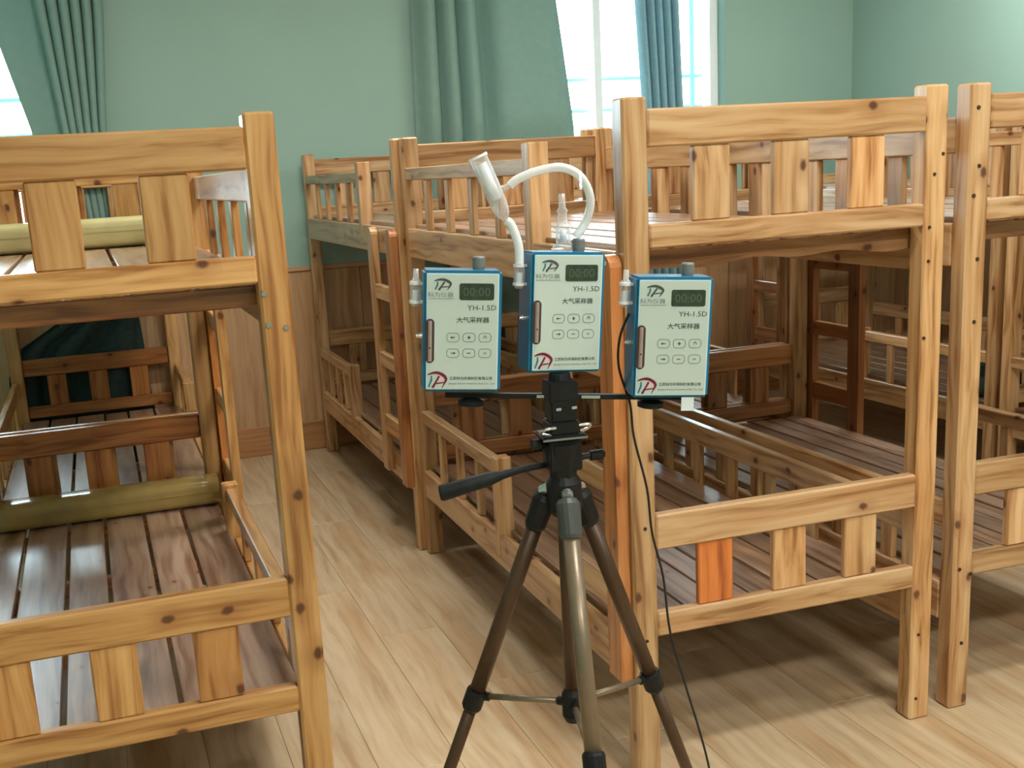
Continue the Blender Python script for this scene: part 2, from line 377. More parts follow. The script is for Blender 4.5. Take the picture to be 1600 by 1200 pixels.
# ------------------------------------------------------------------ curtains
def curtain(name, label, edges, folds, amp, mat, y=5.725, zt=2.78, n=160, phase=0.0, sharp=1.0, z0=0.03, rough=0.0):
    """edges: list of (z, xleft, xright); hangs in folds"""
    edges = sorted(edges, key=lambda e: -e[0])
    def at(z):
        if z >= edges[0][0]: return edges[0][1], edges[0][2]
        for a, b in zip(edges, edges[1:]):
            if a[0] >= z >= b[0]:
                t = (a[0]-z)/(a[0]-b[0]); return a[1]+(b[1]-a[1])*t, a[2]+(b[2]-a[2])*t
        return edges[-1][1], edges[-1][2]
    bm = bmesh.new(); rows = []
    nz = 34
    rnd = random.Random(hash(label) % 1000 if False else len(label))
    ph = [rnd.uniform(-0.5, 0.5) for _ in range(60)]
    for j in range(nz+1):
        z = zt+(z0-zt)*j/nz; xl, xr = at(z); row = []
        for i in range(n+1):
            s = i/n
            w = folds(s, z) if callable(folds) else folds*s
            ang = 2*math.pi*w+phase+0.6*math.sin(3.1*s+z)
            a = math.sin(ang); a = math.copysign(abs(a)**sharp, a)
            k = int(w) % 60
            kz = min(1.0, max(0.0, (z-1.46)/0.12)); am = min(amp, 0.021)*(1-kz)+amp*kz; yy = 5.756*(1-kz)+y*kz
            row.append(bm.verts.new((xl+(xr-xl)*s+0.012*math.cos(ang)*0.7, yy+am*a*(1+0.35*ph[k]*kz)+rough*kz*math.sin(9*z+7*s), z)))
        rows.append(row)
    for a, b in zip(rows, rows[1:]):
        for i in range(n): bm.faces.new((a[i], a[i+1], b[i+1], b[i]))
    o = from_bm(bm, name, mat, smooth=True)
    sd = o.modifiers.new('thickness', 'SOLIDIFY'); sd.thickness = 0.002
    return tag(o, label, 'curtain', 'sage green window curtains')
curtain('curtain', 'wide sage green curtain with deep folds between the bare wall and bright window',
        [(2.8, 1.66, 2.33), (2.2, 1.63, 2.42), (1.6, 1.62, 2.49), (0.0, 1.60, 2.62)], lambda s, z: 1.0+4.2*s+1.3*math.sin(math.pi*s)**2, 0.045, M['curtain'], phase=0.6, sharp=0.9)
curtain('curtain', 'narrow gathered blue-green curtain hanging in the middle of the right window',
        [(2.8, 2.85, 3.11), (2.2, 2.865, 3.11), (1.6, 2.90, 3.13), (0.0, 2.90, 3.16)], 5.2, 0.034, M['curtain_sheer'], phase=1.0)
curtain('curtain', 'pleated sage green curtain beside the left window, swept behind the left bunk beds',
        [(2.8, -0.42, 0.19), (2.2, -0.34, 0.175), (1.68, -0.22, 0.12), (1.2, -0.16, 0.13), (0.9, -0.16, 0.13)],
        lambda s, z: 0.8*s if s < 0.42 else 0.336+(s-0.42)*10.5, 0.030, M['curtain'], phase=0.2, sharp=0.8, rough=0.004, z0=0.90)
curtain('curtain', 'dark green gathered cloth hanging low on the wall behind the far left bunk bed',  # left curtain's lower part, shade put into its dark green
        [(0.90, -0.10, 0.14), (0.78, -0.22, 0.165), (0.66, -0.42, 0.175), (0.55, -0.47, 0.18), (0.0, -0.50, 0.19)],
        lambda s, z: 1.0+5.0*s+0.8*math.sin(3*s+2*z), 0.021, M['curtain_shaded'], phase=1.2, sharp=0.7, rough=0.0, zt=0.90)  # shaded bottom of the left curtain, built as its own dark sheet

# ------------------------------------------------------------------ bunk beds
BW, BL, BH = 0.785, 1.798, 1.5
PT, PD = 0.057, 0.050
_stile = {}
def stile_mesh(mat):
    """ladder stile, grain along X, rounded top at +X"""
    if 'm' in _stile: return _stile['m']
    Lh, w, t = 0.945, 0.066, 0.028
    bm = bmesh.new(); prof = [(-Lh/2, -w/2), (Lh/2-0.025, -w/2)]
    for k in range(1, 8):
        a = -math.pi/2+math.pi*k/8; prof.append((Lh/2-0.025+0.025*math.cos(a), w/2*math.sin(a)))
    prof += [(Lh/2-0.025, w/2), (-Lh/2, w/2)]
    A = [bm.verts.new((x_, y_, -t/2)) for x_, y_ in prof]; B = [bm.verts.new((x_, y_, t/2)) for x_, y_ in prof]
    bm.faces.new(A); bm.faces.new(B)
    for i in range(len(A)): bm.faces.new((A[i], A[(i+1) % len(A)], B[(i+1) % len(A)], B[i]))
    bmesh.ops.recalc_face_normals(bm, faces=bm.faces)
    me = bpy.data.meshes.new('stile'); bm.to_mesh(me); bm.free(); me.materials.append(mat); _stile['m'] = me
    return me
def jit(c, r, k=0.08):
    f = 1+r.uniform(-k, k); h = r.uniform(-0.35, 0.35)*k
    return (c[0]*f*(1+h*0.3), c[1]*f, c[2]*f*(1-h*1.6))
def bunk(label, x0, y0, su, sv, yaw=0.0, tint=(1, 1, 1), gu=0.55, gl=0.93, gth=0.042, gz=1.398, glz=(0.50, 0.544), seed=1,
         ladder=True, boards=7, special=None, reddish=None, ltint=None, warm=(1.0, 0.92, 0.84), full=True):
    r = random.Random(seed)
    t = thing('bunk_bed', label, 'bunk bed', (x0, y0, 0), yaw, 'varnished pine bunk beds')
    P = M['pine']
    def B(name, u0, u1, v0, v1, z0, z1, ax, col=None, parent=None, mat=None, bev=0.003):
        c = col if col else jit(tint, r)
        if name in ('baluster', 'panel_slat') and r.random() < 0.25 and not col: c = tuple(a*b for a, b in zip(tint, warm))
        return board(name, parent or t, (su*u0, sv*v0, z0), (su*u1, sv*v1, z1), ax, mat or P, c, bev)
    for u in (0, BW-PT):
        for v in (0, BL-PD):
            B('post', u, u+PT, v, v+PD, 0, BH, 'z', bev=0.005)
    # end panels
    th = 0.028
    for e, (va, vb) in enumerate(((0.0, th), (BL-th, BL))):
        B('panel_rail', PT, BW-PT, va, vb, 1.400, 1.476, 'x', bev=0.004)
        B('panel_rail', PT, BW-PT, va, vb, 1.197, 1.247, 'x', bev=0.004)
        rc = tuple(a*b for a, b in zip(tint, (0.74, 0.52, 0.38))) if reddish == e else None  # far lower panel: bunk shade and redder varnish both put into the tint
        B('panel_rail', PT, BW-PT, va, vb, 0.546, 0.626, 'x', bev=0.004, col=rc)
        B('panel_rail', PT, BW-PT, va, vb, 0.345, 0.400, 'x', bev=0.004, col=rc)
        for i, uc in enumerate((0.204, 0.3935, 0.583)):
            m_ = va+0.005; n_ = vb-0.005
            B('panel_slat', uc-0.043, uc+0.043, m_, n_, 1.247, 1.400, 'z')
            sp_ = rc
            if special and e == special[0] and i == special[1]: sp_ = special[2]
            B('panel_slat', uc-0.043, uc+0.043, m_, n_, 0.400, 0.546, 'z', col=sp_)
    # side rails (both sides, both levels)
    for u0 in (0.0, BW-0.026):
        B('side_rail', u0, u0+0.026, PD, BL-PD, 0.224, 0.322, 'y')
        B('side_rail', u0, u0+0.026, PD, BL-PD, 1.094, 1.193, 'y')
    # cross beams and boards
    for zt, nb in ((0.320, boards), (1.190, boards)):
        for v in ((0.16, 0.66, 1.17, BL-0.20) if zt < 0.5 else (0.055, 0.62, 1.17, BL-0.10)):
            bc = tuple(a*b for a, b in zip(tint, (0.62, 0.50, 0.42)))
            if zt > 0.5 and v == 0.055:
                # waney-edged beam: its lower edge wanders
                Lb_ = BW-0.052; n_ = 24; bm = bmesh.new(); ph_ = r.uniform(0, 6)
                lowz = [-0.040-0.009*math.sin(ph_+k*0.55)*math.sin(0.3*k+ph_) for k in range(n_+1)]
                F_ = [[bm.verts.new((Lb_*(k/n_-0.5), yy_, zz_)) for k in range(n_+1) for zz_ in (0.0, lowz[k])] for yy_ in (-0.015, 0.015)]
                for k in range(n_):
                    for f_ in F_: bm.faces.new((f_[2*k], f_[2*k+1], f_[2*k+3], f_[2*k+2]))
                    for q_ in (0, 1): bm.faces.new((F_[0][2*k+q_], F_[0][2*k+2+q_], F_[1][2*k+2+q_], F_[1][2*k+q_]))
                for k in (0, 2*n_): bm.faces.new((F_[0][k], F_[0][k+1], F_[1][k+1], F_[1][k]))
                ob = from_bm(bm, 'cross_beam', P, t, (su*BW/2, sv*(v+0.015), zt)); ob.color = bc+(1,)
            else:
                B('cross_beam', 0.026, BW-0.026, v, v+0.030, zt-0.042, zt, 'x', col=bc)
        lo, hi = 0.034, BW-0.034
        gap = 0.011; w = (hi-lo-gap*(nb-1))/nb
        uu = lo
        ws = [w*(1+r.uniform(-0.12, 0.12)) for _ in range(nb)]; sc = (hi-lo-gap*(nb-1))/sum(ws)
        for wi in ws:
            wi *= sc
            c = jit((1, 1, 1), r, 0.14)
            board('bed_board', t, (su*uu, sv*0.053, zt), (su*(uu+wi), sv*(BL-0.053), zt+0.016+r.uniform(-0.002, 0.001)), 'y', M['board'], c, 0.002)
            uu += wi+gap
    # guard on the ladder side, upper bunk
    B('guard_post', -0.003, 0.050, gu-0.025, gu+0.025, 1.135, 1.435 if gth < 0.05 else 1.45, 'z')
    B('guard_rail', 0.004, 0.028, gu+0.025, BL-PD, gz-gth, gz, 'y')
    nbal = 4; v0, v1 = gu+0.025, BL-PD
    for i in range(nbal):
        v = v0+(v1-v0)*(i+1)/(nbal+1)
        B('baluster', 0.007, 0.025, v-0.021, v+0.021, 1.193, gz-gth, 'z')
    # guard, lower bunk
    B('guard_post', -0.002, 0.046, gl-0.023, gl+0.023, 0.255, glz[1]+0.012, 'z')
    B('guard_rail', 0.003, 0.036, gl+0.023, BL-PD, glz[0], glz[1], 'y')
    nb2 = 3 if BL-gl < 1.1 else 4
    for i in range(nb2):
        v = gl+(BL-PD-gl)*(i+1)/(nb2+1)
        B('baluster', 0.008, 0.028, v-0.018, v+0.018, 0.322, glz[0], 'z')
    # full guard on the other side
    if full:
        B('guard_rail', BW-0.030, BW-0.004, PD, BL-PD, 1.350, 1.430, 'y')
        B('guard_rail', BW-0.030, BW-0.004, PD, BL-PD, 0.462, 0.528, 'y')
        for i in range(7):
            v = PD+(BL-2*PD)*(i+1)/8
            B('baluster', BW-0.026, BW-0.008, v-0.028, v+0.028, 1.193, 1.350, 'z')
            B('baluster', BW-0.026, BW-0.008, v-0.024, v+0.024, 0.322, 0.462, 'z')
    if ladder:
        ld = bpy.data.objects.new('ladder', None); C.objects.link(ld); ld.parent = t
        for vc, col in ((0.047, ltint or tuple(a*b for a, b in zip(tint, (1.0, 0.66, 0.42)))), (0.335, ltint or jit(tint, r))):
            o = link('stile', stile_mesh(P), None, ld, (su*-0.015, sv*vc, 0.245+0.4725), (0, -math.pi/2, 0)); o.color = col+(1,)
        for z1, hgt in ((0.98, 0.055), (0.72, 0.055), (0.475, 0.07)):
            B('rung', -0.026, -0.004, 0.080, 0.302, z1-hgt, z1, 'y', parent=ld, col=ltint)
    return t
def dots(t, items, mat, name, r=0.0055, su=1):
    for (u, z) in items:
        bm = bmesh.new(); bmesh.ops.create_cone(bm, cap_ends=True, segments=12, radius1=r, radius2=r*0.8, depth=0.003)
        from_bm(bm, name, mat, t, (u, -0.0008, z), (math.pi/2, 0, 0))

PALE = (1.08, 1.14, 1.34); WARM = (1.06, 0.98, 0.84)
d = 0.0073
bedA = bunk('foreground left pine bunk bed whose upper and lower bunks each hold a rolled mat', 0.3325-1.798*math.sin(d), 2.1056+1.798*math.cos(d), -1, -1, yaw=d, tint=WARM,
            gu=0.40, gl=0.48, gth=0.065, gz=1.405, glz=(0.435, 0.479), seed=3, boards=6, reddish=0)
bedB = bunk('near pine bunk bed directly behind the tripod, one lower end slat reddish orange', 1.0232, 2.1247, 1, 1, yaw=-0.0086, tint=PALE, seed=5,
            special=(0, 0, (1.0, 0.50, 0.26)), boards=8, reddish=1)
bedC = bunk('far pine bunk bed right of the aisle, its end touching the wainscoted wall', 1.0174, 3.930, 1, 1, tint=PALE, gu=0.58, gl=1.05, seed=8)
bedA2 = bunk('far left pine bunk bed in front of the left window curtain', 0.3325, 3.925, -1, 1, tint=WARM, gu=0.55, gl=1.08, seed=12, boards=6, reddish=1, ltint=(0.85, 0.62, 0.45))
bedE = bunk('right foreground pine bunk bed cut by the right edge of the photo', 2.660, 3.925, -1, -1, tint=PALE, seed=21, boards=9, reddish=0, ltint=(0.62, 0.42, 0.33))
bedE2 = bunk('pine bunk bed below the right window, behind the right foreground bed', 1.875, 3.945, 1, 1, tint=PALE, seed=25)
bedG2 = bunk('back right pine bunk bed near the room corner, with dark cloth on its lower boards', 3.35, 5.42, 1, -1, tint=PALE, seed=31, gl=0.95, ltint=(0.62, 0.42, 0.33))
bedG1 = bunk('pine bunk bed against the right wall, beyond the right foreground bed', 3.35, 1.79, 1, 1, tint=PALE, seed=35, gl=0.70)
dots(bedB, [(0.751, 1.309), (0.742, 1.194), (0.742, 1.119), (0.736, 0.946), (0.772, 1.352), (0.747, 0.223), (0.745, 0.056), (0.030, 0.60), (0.034, 0.30), (0.028, 0.34)], M['screw'], 'screw', 0.0042)
# bolts on the near post of the left bed and screws on the near post of the right bed (their panels sit at the far end of the root, v = BL)
for t, items, mat, nm, r in ((bedA, [(-0.049, 1.177), (-0.046, 1.119), (-0.014, 1.111)], M['steel'], 'bolt', 0.0065),
                             (bedE, [(-0.766, 1.447), (-0.758, 1.32), (-0.770, 1.255), (-0.753, 1.112), (-0.755, 0.968), (-0.768, 0.366), (-0.735, 0.349), (-0.754, 0.172)], M['screw'], 'screw', 0.0052)):
    for u, z in items:
        bm = bmesh.new(); bmesh.ops.create_cone(bm, cap_ends=True, segments=12, radius1=r, radius2=r*0.8, depth=0.003)
        from_bm(bm, nm, mat, t, (u, -BL-0.0008, z), (math.pi/2, 0, 0))

# ------------------------------------------------------------------ rolled mats on the left bed
def roll(label, cx, cy, z, length, rad, mat, endmat, yaw=0.0, squash=0.86):
    t = thing('rolled_mat', label, 'rolled mat', (cx, cy, z), yaw)
    bm = bmesh.new(); n = 40; prof = []
    for k in range(n):
        a = 2*math.pi*k/n; c, s = math.cos(a), math.sin(a); e = 0.52
        prof.append((rad*1.15*math.copysign(abs(c)**e, c), rad*squash*(1+math.copysign(abs(s)**e, s))))
    rings = []
    for i in range(13):
        x_ = -length/2+length*i/12; w = 1+0.015*math.sin(i*1.9)
        rings.append([bm.verts.new((x_, p[0]*w, p[1])) for p in prof])
    for a, b in zip(rings, rings[1:]):
        for k in range(n): bm.faces.new((a[k], a[(k+1) % n], b[(k+1) % n], b[k]))
    bm.faces.new(rings[0]); bm.faces.new(rings[-1])
    o = from_bm(bm, 'mat_body', mat, t); 
    for p in o.data.polygons: p.use_smooth = len(p.vertices) == 4
    # outer flap edge lying along the roll, and the spiral seen at each end
    bm = bmesh.new(); blk(bm, (-length/2+0.004, -rad*1.215, rad*0.90), (length/2-0.004, -rad*1.10, rad*1.02), 0.001); from_bm(bm, 'flap_edge', mat, t)
    for sgn in (-1, 1):
        pts = []
        for k in range(70):
            a = k*0.27; rr = rad*(0.10+0.80*k/70)
            pts.append((sgn*(length/2+0.001), rr*1.12*math.cos(a), rad*squash+rr*squash*math.sin(a)))
        sweep_bm = sweep(bmesh.new(), pts, 0.0022, 6); from_bm(sweep_bm, 'rolled_edge', endmat, t)
    return t
roll('wrapped mat, shade put into its brassy colour, rolled up across the lower boards of the left bunk bed', -0.050, 3.80, 0.3375, 0.690, 0.053, M['mat_wrap_shaded'], M['plastic_end'], yaw=0.0)
roll('pale olive rolled bamboo mat lying across the upper boards of the left bunk bed', -0.075, 3.800, 1.2075, 0.665, 0.053, M['mat_roll'], M['mat_roll'], yaw=0.0)

# dark crumpled cloth on the back right bed
bm = bmesh.new(); bmesh.ops.create_icosphere(bm, subdivisions=4, radius=1)
rr = random.Random(4)
for v in bm.verts:
    c = v.co.copy(); n_ = 0.12*math.sin(5*c.x+2*c.y)+0.10*math.sin(7*c.y+3*c.z)+0.05*math.sin(17*c.x+11*c.z)
    h = max(0.0, c.z+0.35); v.co = Vector((c.x*0.11*(1+n_)*(1.1-0.35*h), c.y*0.15*(1+n_), h*0.105*(1+n_)))
o = from_bm(bm, 'cloth_bundle', M['darkcloth'], None, (3.52, 3.86, 0.337), smooth=True)
tag(o, 'dark green cloth bundle on the lower boards of the back right bunk bed', 'cloth')

# ------------------------------------------------------------------ tripod
HUB = Vector((0.6075, 1.4867, 0.907))
tp = thing('camera_tripod', 'bronze camera tripod with black head and foam-grip handle, standing in the aisle', 'tripod', (HUB.x, HUB.y, 0))
off = Vector((HUB.x, HUB.y, 0))
def R_(p): return Vector(p)-off
tops = [Vector((0.601, 1.458, 0.895)), Vector((0.637, 1.497, 0.895)), Vector((0.583, 1.507, 0.895))]
feet = [Vector((0.520, 1.105, 0.0)), Vector((0.981, 1.598, 0.0)), Vector((0.316, 1.735, 0.0))]
def lerp(a, b, t): return a+(b-a)*t
ZB = 0.560
brk = []
for i, (a, b) in enumerate(zip(tops, feet)):
    tl = (a.z-ZB)/(a.z-b.z); lk = lerp(a, b, tl); brk.append(lk)
    dirn = (b-a).normalized()
    r1, r2, r3 = 0.0125, 0.0100, 0.0080
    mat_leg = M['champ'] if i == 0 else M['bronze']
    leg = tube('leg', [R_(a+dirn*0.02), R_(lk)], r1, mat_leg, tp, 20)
    if i == 0: leg['label'] = 'champagne coloured front leg, paler than the other two'
    tube('lower_leg', [R_(lk), R_(lerp(a, b, 0.72))], r2, mat_leg, leg, 18)
    tube('lower_leg', [R_(lerp(a, b, 0.72)), R_(lerp(a, b, 0.985))], r3, mat_leg, leg, 18)
    bm = bmesh.new(); sweep(bm, [R_(lk-dirn*0.018), R_(lk-dirn*0.014), R_(lk+dirn*0.014), R_(lk+dirn*0.020)], [0.0145, 0.0165, 0.0165, 0.0135], 16)
    from_bm(bm, 'leg_lock', M['black'], leg)
    l2 = lerp(a, b, 0.72); bm = bmesh.new(); sweep(bm, [R_(l2-dirn*0.016), R_(l2+dirn*0.018)], [0.0135, 0.0125], 16)
    hd = Vector((0, -1, 0)); blk(bm, tuple(R_(l2)+Vector((0.010, -0.012, -0.010))), tuple(R_(l2)+Vector((0.020, 0.004, 0.016))), 0.002)
    from_bm(bm, 'leg_lock', M['black'], leg)
    bm = bmesh.new(); sweep(bm, [R_(lerp(a, b, 0.972)), R_(b+Vector((0, 0, 0.012))), R_(b+Vector((0, 0, 0.0)))], [0.010, 0.0135, 0.0125], 16)
    from_bm(bm, 'rubber_foot', M['blackrub'], leg)
    # shoulder joint
    bm = bmesh.new(); sweep(bm, [R_(a-dirn*0.012), R_(a-dirn*0.004), R_(a+dirn*0.040), R_(a+dirn*0.046)], [0.013, 0.0180, 0.0165, 0.0145], 16)
    from_bm(bm, 'leg_joint', M['black'] if i else M['darkgrey'], tp)
    bm = bmesh.new(); out = (a-HUB); out.z = 0; out.normalize()
    sweep(bm, [R_(a-out*0.012+Vector((0, 0, 0.020))), R_(a+out*0.004+Vector((0, 0, 0.014)))], [0.010, 0.008], 12); from_bm(bm, 'leg_pin', M['silver'], tp)
# hub and centre column
bm = bmesh.new(); sweep(bm, [(0, 0, 0.875), (0, 0, 0.885), (0, 0, 0.925), (0, 0, 0.94)], [0.018, 0.026, 0.026, 0.017], 20); from_bm(bm, 'hub', M['black'], tp)
tube('centre_column', [(0, 0, 0.55), (0, 0, 1.03)], 0.0115, M['bronze'], tp, 18)
bm = bmesh.new(); sweep(bm, [(0, 0, 0.545), (0, 0, 0.555), (0, 0, 0.59), (0, 0, 0.598)], [0.012, 0.0165, 0.0165, 0.012], 16); from_bm(bm, 'brace_collar', M['black'], tp)
for lk, leg_i in zip(brk, range(3)):
    out = (lk-HUB); out.z = 0; out.normalize()
    a = Vector((0, 0, 0.575))+out*0.014; b = R_(lk)-out*0.016+Vector((0, 0, 0.006))
    tube('brace', [a, b], 0.0052, M['champ'], tp, 10)
    for q in (a, b):
        bm = bmesh.new(); sweep(bm, [q-out*0.010, q+out*0.010], 0.0072, 10); from_bm(bm, 'brace_end', M['black'], tp)
# head: body, tilt clamp, plate, levers
import math as _m
hr = -0.12
def rb(name, parts, mat, parent=tp, bev=0.002, rot=hr):
    bm = bmesh.new()
    for lo, hi in parts: blk(bm, lo, hi, bev)
    return from_bm(bm, name, mat, parent, (0, 0, 0), (0, 0, rot))
bm = bmesh.new(); sweep(bm, [(0, 0, 0.925), (0, 0, 0.940), (0, 0, 0.972), (0.0, 0, 0.985)], [0.020, 0.021, 0.027, 0.029], 8); from_bm(bm, 'pan_base', M['black'], tp)
rb('head_body', [((-0.024, -0.020, 0.945), (0.024, 0.022, 0.992))], M['black'])
rb('tilt_plate', [((-0.034, -0.026, 0.992), (0.030, 0.026, 1.000))], M['black'])
rb('plate_edge', [((-0.035, -0.0275, 0.9935), (0.031, -0.0262, 0.9965))], M['greyknob'], bev=0.0003)
rb('quick_release', [((-0.022, -0.022, 1.000), (0.022, 0.022, 1.018)), ((-0.0195, -0.0195, 1.018), (0.0195, 0.0195, 1.060)), ((-0.0215, -0.021, 1.048), (0.0215, 0.021, 1.076))], M['black'])
for sx in (-1, 1):                                      # silver bail of the clamp
    pts = smooth_path([(sx*0.018, -0.022, 1.012), (sx*0.034, -0.024, 1.012), (sx*0.037, -0.012, 1.004), (sx*0.022, -0.016, 1.0005)], 5)
    bm = sweep(bmesh.new(), pts, 0.0022, 8); from_bm(bm, 'clamp_bail', M['silver'], tp)
    bm = bmesh.new(); blk(bm, (sx*0.012-0.004, -0.0225, 1.036), (sx*0.012+0.004, -0.0200, 1.040), 0.0005); from_bm(bm, 'clamp_screw', M['silver'], tp)
bm = bmesh.new(); sweep(bm, [(0, 0.0, 1.072), (0, 0.0, 1.0765), (0, 0, 1.086)], [0.014, 0.017, 0.015], 16); from_bm(bm, 'mount_screw', M['black'], tp)
# pan handle, towards the left
hpts = [R_(Vector((0.583, 1.492, 0.953))), R_(Vector((0.545, 1.500, 0.948))), R_(Vector((0.520, 1.505, 0.943))), R_(Vector((0.500, 1.508, 0.939))), R_(Vector((0.432, 1.522, 0.924))), R_(Vector((0.429, 1.523, 0.9235)))]
tube('pan_handle', hpts, [0.0045, 0.0050, 0.0065, 0.0105, 0.0122, 0.0105], M['blackrub'], tp, 18)
# tilt lock lever to the right, with small wing
bm = bmesh.new(); q = R_(Vector((0.640, 1.478, 0.958))); sweep(bm, [q-Vector((0.022, 0, 0)), q+Vector((0.006, 0, 0.004))], 0.0045, 10)
blk(bm, tuple(q+Vector((0.004, -0.006, -0.004))), tuple(q+Vector((0.030, 0.006, 0.010))), 0.003); from_bm(bm, 'tilt_lever', M['black'], tp)
bm = bmesh.new(); q = R_(Vector((0.574, 1.490, 0.985))); sweep(bm, [q+Vector((0.016, 0, 0)), q, q-Vector((0.012, 0, 0))], [0.004, 0.009, 0.009], 12); from_bm(bm, 'pan_lock_knob', M['black'], tp)

# cross bar carrying the outer samplers
barA, barB = Vector((0.452, 1.543, 1.0630)), Vector((0.792, 1.448, 1.0360))
cbm = thing('cross_bar', 'thin black metal bar clamped across the tripod head under the two outer samplers', 'bar', tuple((barA+barB)/2), math.atan2((barB-barA).y, (barB-barA).x))
Lb = (barB-barA).length; tiltb = -math.atan2(barB.z-barA.z, math.hypot((barB-barA).x, (barB-barA).y))
bm = bmesh.new(); blk(bm, (-Lb/2, -0.006, -0.0035), (Lb/2, 0.006, 0.0035), 0.001); bar = from_bm(bm, 'flat_bar', M['black'], cbm, (0, 0, 0), (0, tiltb, 0))
for u0, u1 in ((-0.045, -0.020), (0.020, 0.047)):
    bm = bmesh.new(); blk(bm, (u0, -0.0066, -0.0022), (u1, -0.0058, 0.0022), 0.0002); from_bm(bm, 'bright_sleeve', M['silver'], bar)
for u0 in (-Lb/2+0.038, Lb/2-0.055):
    bm = bmesh.new(); sweep(bm, [(u0, 0, -0.0035), (u0, 0, -0.007), (u0, 0, -0.014), (u0, 0, -0.016)], [0.008, 0.019, 0.019, 0.014], 20); from_bm(bm, 'thumb_knob', M['black'], bar)

# ------------------------------------------------------------------ air samplers
def ribbon(bm, pts, widths, y=0.0, th=0.0003):
    """flat stroke in the XZ plane, facing -Y"""
    pts = [Vector((p[0], 0, p[1])) for p in pts]; L_, R2 = [], []
    for i, p in enumerate(pts):
        d_ = (pts[min(i+1, len(pts)-1)]-pts[max(i-1, 0)]).normalized(); n_ = Vector((-d_.z, 0, d_.x)); w = widths[i] if hasattr(widths, '__len__') else widths
        L_.append(p+n_*w/2); R2.append(p-n_*w/2)
    lf = [bm.verts.new((v.x, y-th, v.z)) for v in L_]; rf = [bm.verts.new((v.x, y-th, v.z)) for v in R2]
    lb = [bm.verts.new((v.x, y, v.z)) for v in L_]; rbk = [bm.verts.new((v.x, y, v.z)) for v in R2]
    n = len(pts)
    for i in range(n-1):
        bm.faces.new((lf[i], rf[i], rf[i+1], lf[i+1])); bm.faces.new((lf[i], lf[i+1], lb[i+1], lb[i])); bm.faces.new((rf[i], rbk[i], rbk[i+1], rf[i+1]))
    bm.faces.new((lf[0], lb[0], rbk[0], rf[0])); bm.faces.new((lf[-1], rf[-1], rbk[-1], lb[-1]))
def rrect_pts(cx, cz, w, h, r, n=6):
    out = []
    for sx, sz, a0 in ((1, 1, 0), (-1, 1, 90), (-1, -1, 180), (1, -1, 270)):
        for k in range(n+1):
            a = math.radians(a0+90*k/n); out.append((cx+sx*(w/2-r)+r*math.cos(a), cz+sz*(h/2-r)+r*math.sin(a)))
    return out
def prism(bm, pts, y0, y1):
    a = [bm.verts.new((p[0], y0, p[1])) for p in pts]; b = [bm.verts.new((p[0], y1, p[1])) for p in pts]
    bm.faces.new(a); bm.faces.new(b)
    for i in range(len(a)): bm.faces.new((a[i], a[(i+1) % len(a)], b[(i+1) % len(a)], b[i]))
def text_mesh(body, size, x, z, width=None, y=0.0, bold=0.0):
    cu = bpy.data.curves.new('txt', 'FONT'); cu.body = body; cu.size = size; cu.extrude = 0.00012; cu.offset = bold; cu.resolution_u = 2
    to = bpy.data.objects.new('txt', cu); C.objects.link(to)
    dg = bpy.context.evaluated_depsgraph_get(); me = bpy.data.meshes.new_from_object(to.evaluated_get(dg))
    bpy.data.objects.remove(to); bpy.data.curves.remove(cu)
    if len(me.vertices) == 0: return me
    xs = [v.co.x for v in me.vertices]; ys = [v.co.y for v in me.vertices]
    sx = width/(max(xs)-min(xs)) if width else 1.0
    cz = (max(ys)+min(ys))/2
    for v in me.vertices:
        X, Yc, Zc = v.co; v.co = Vector((x+(X-min(xs))*sx, y-0.00015-Zc, z+(Yc-cz)))
    me.materials.clear()
    return me
SW, SH, SD = 0.1099, 0.1702, 0.0567
TXT = {}
LC, RC = -SW/2, SW/2
def FX(f): return LC+f*SW
def FZ(f): return SH*(1-f)
def logo(bm_main, bm_teal, bm_pink, x0, x1, z0, z1, wmul=1.0):
    """slanting monogram: arched stroke, diagonal stem, cross stroke"""
    w = x1-x0; h = z1-z0
    def p(a, b): return (x0+a*w, z1-b*h)
    arc = smooth_path([(p(0.0, 0.16)[0], 0, p(0.0, 0.16)[1])]+[(p(a, b)[0], 0, p(a, b)[1]) for a, b in ((0.25, 0.05), (0.55, 0.03), (0.85, 0.20), (0.99, 0.42), (0.92, 0.68), (0.78, 1.0))], 5)
    n = len(arc); ribbon(bm_main, [(q.x, q.z) for q in arc], [w*wmul*(0.035+0.13*math.sin(math.pi*min(1, i/n*1.1))**0.8) for i in range(n)], -0.0002)
    ribbon(bm_main, [p(0.62, 0.24), p(0.48, 0.55), p(0.27, 1.0)], [w*0.11, w*0.10, w*0.13], -0.0002)
    ribbon(bm_main, [p(0.42, 0.74), p(0.62, 0.70), p(0.88, 0.66)], [w*0.05, w*0.07, w*0.05], -0.0002)
    if bm_teal: ribbon(bm_teal, [p(0.20, 0.22), p(0.20, 0.5), p(0.06, 0.95)], [w*0.07, w*0.11, w*0.08], -0.0002)
    if bm_pink: ribbon(bm_pink, [p(0.62, 0.16), p(0.74, 0.35), p(0.62, 0.62)], [w*0.12, w*0.26, w*0.10], -0.00005, 0.0001)
def mk(bm, name, mat, parent): return from_bm(bm, name, mat, parent)
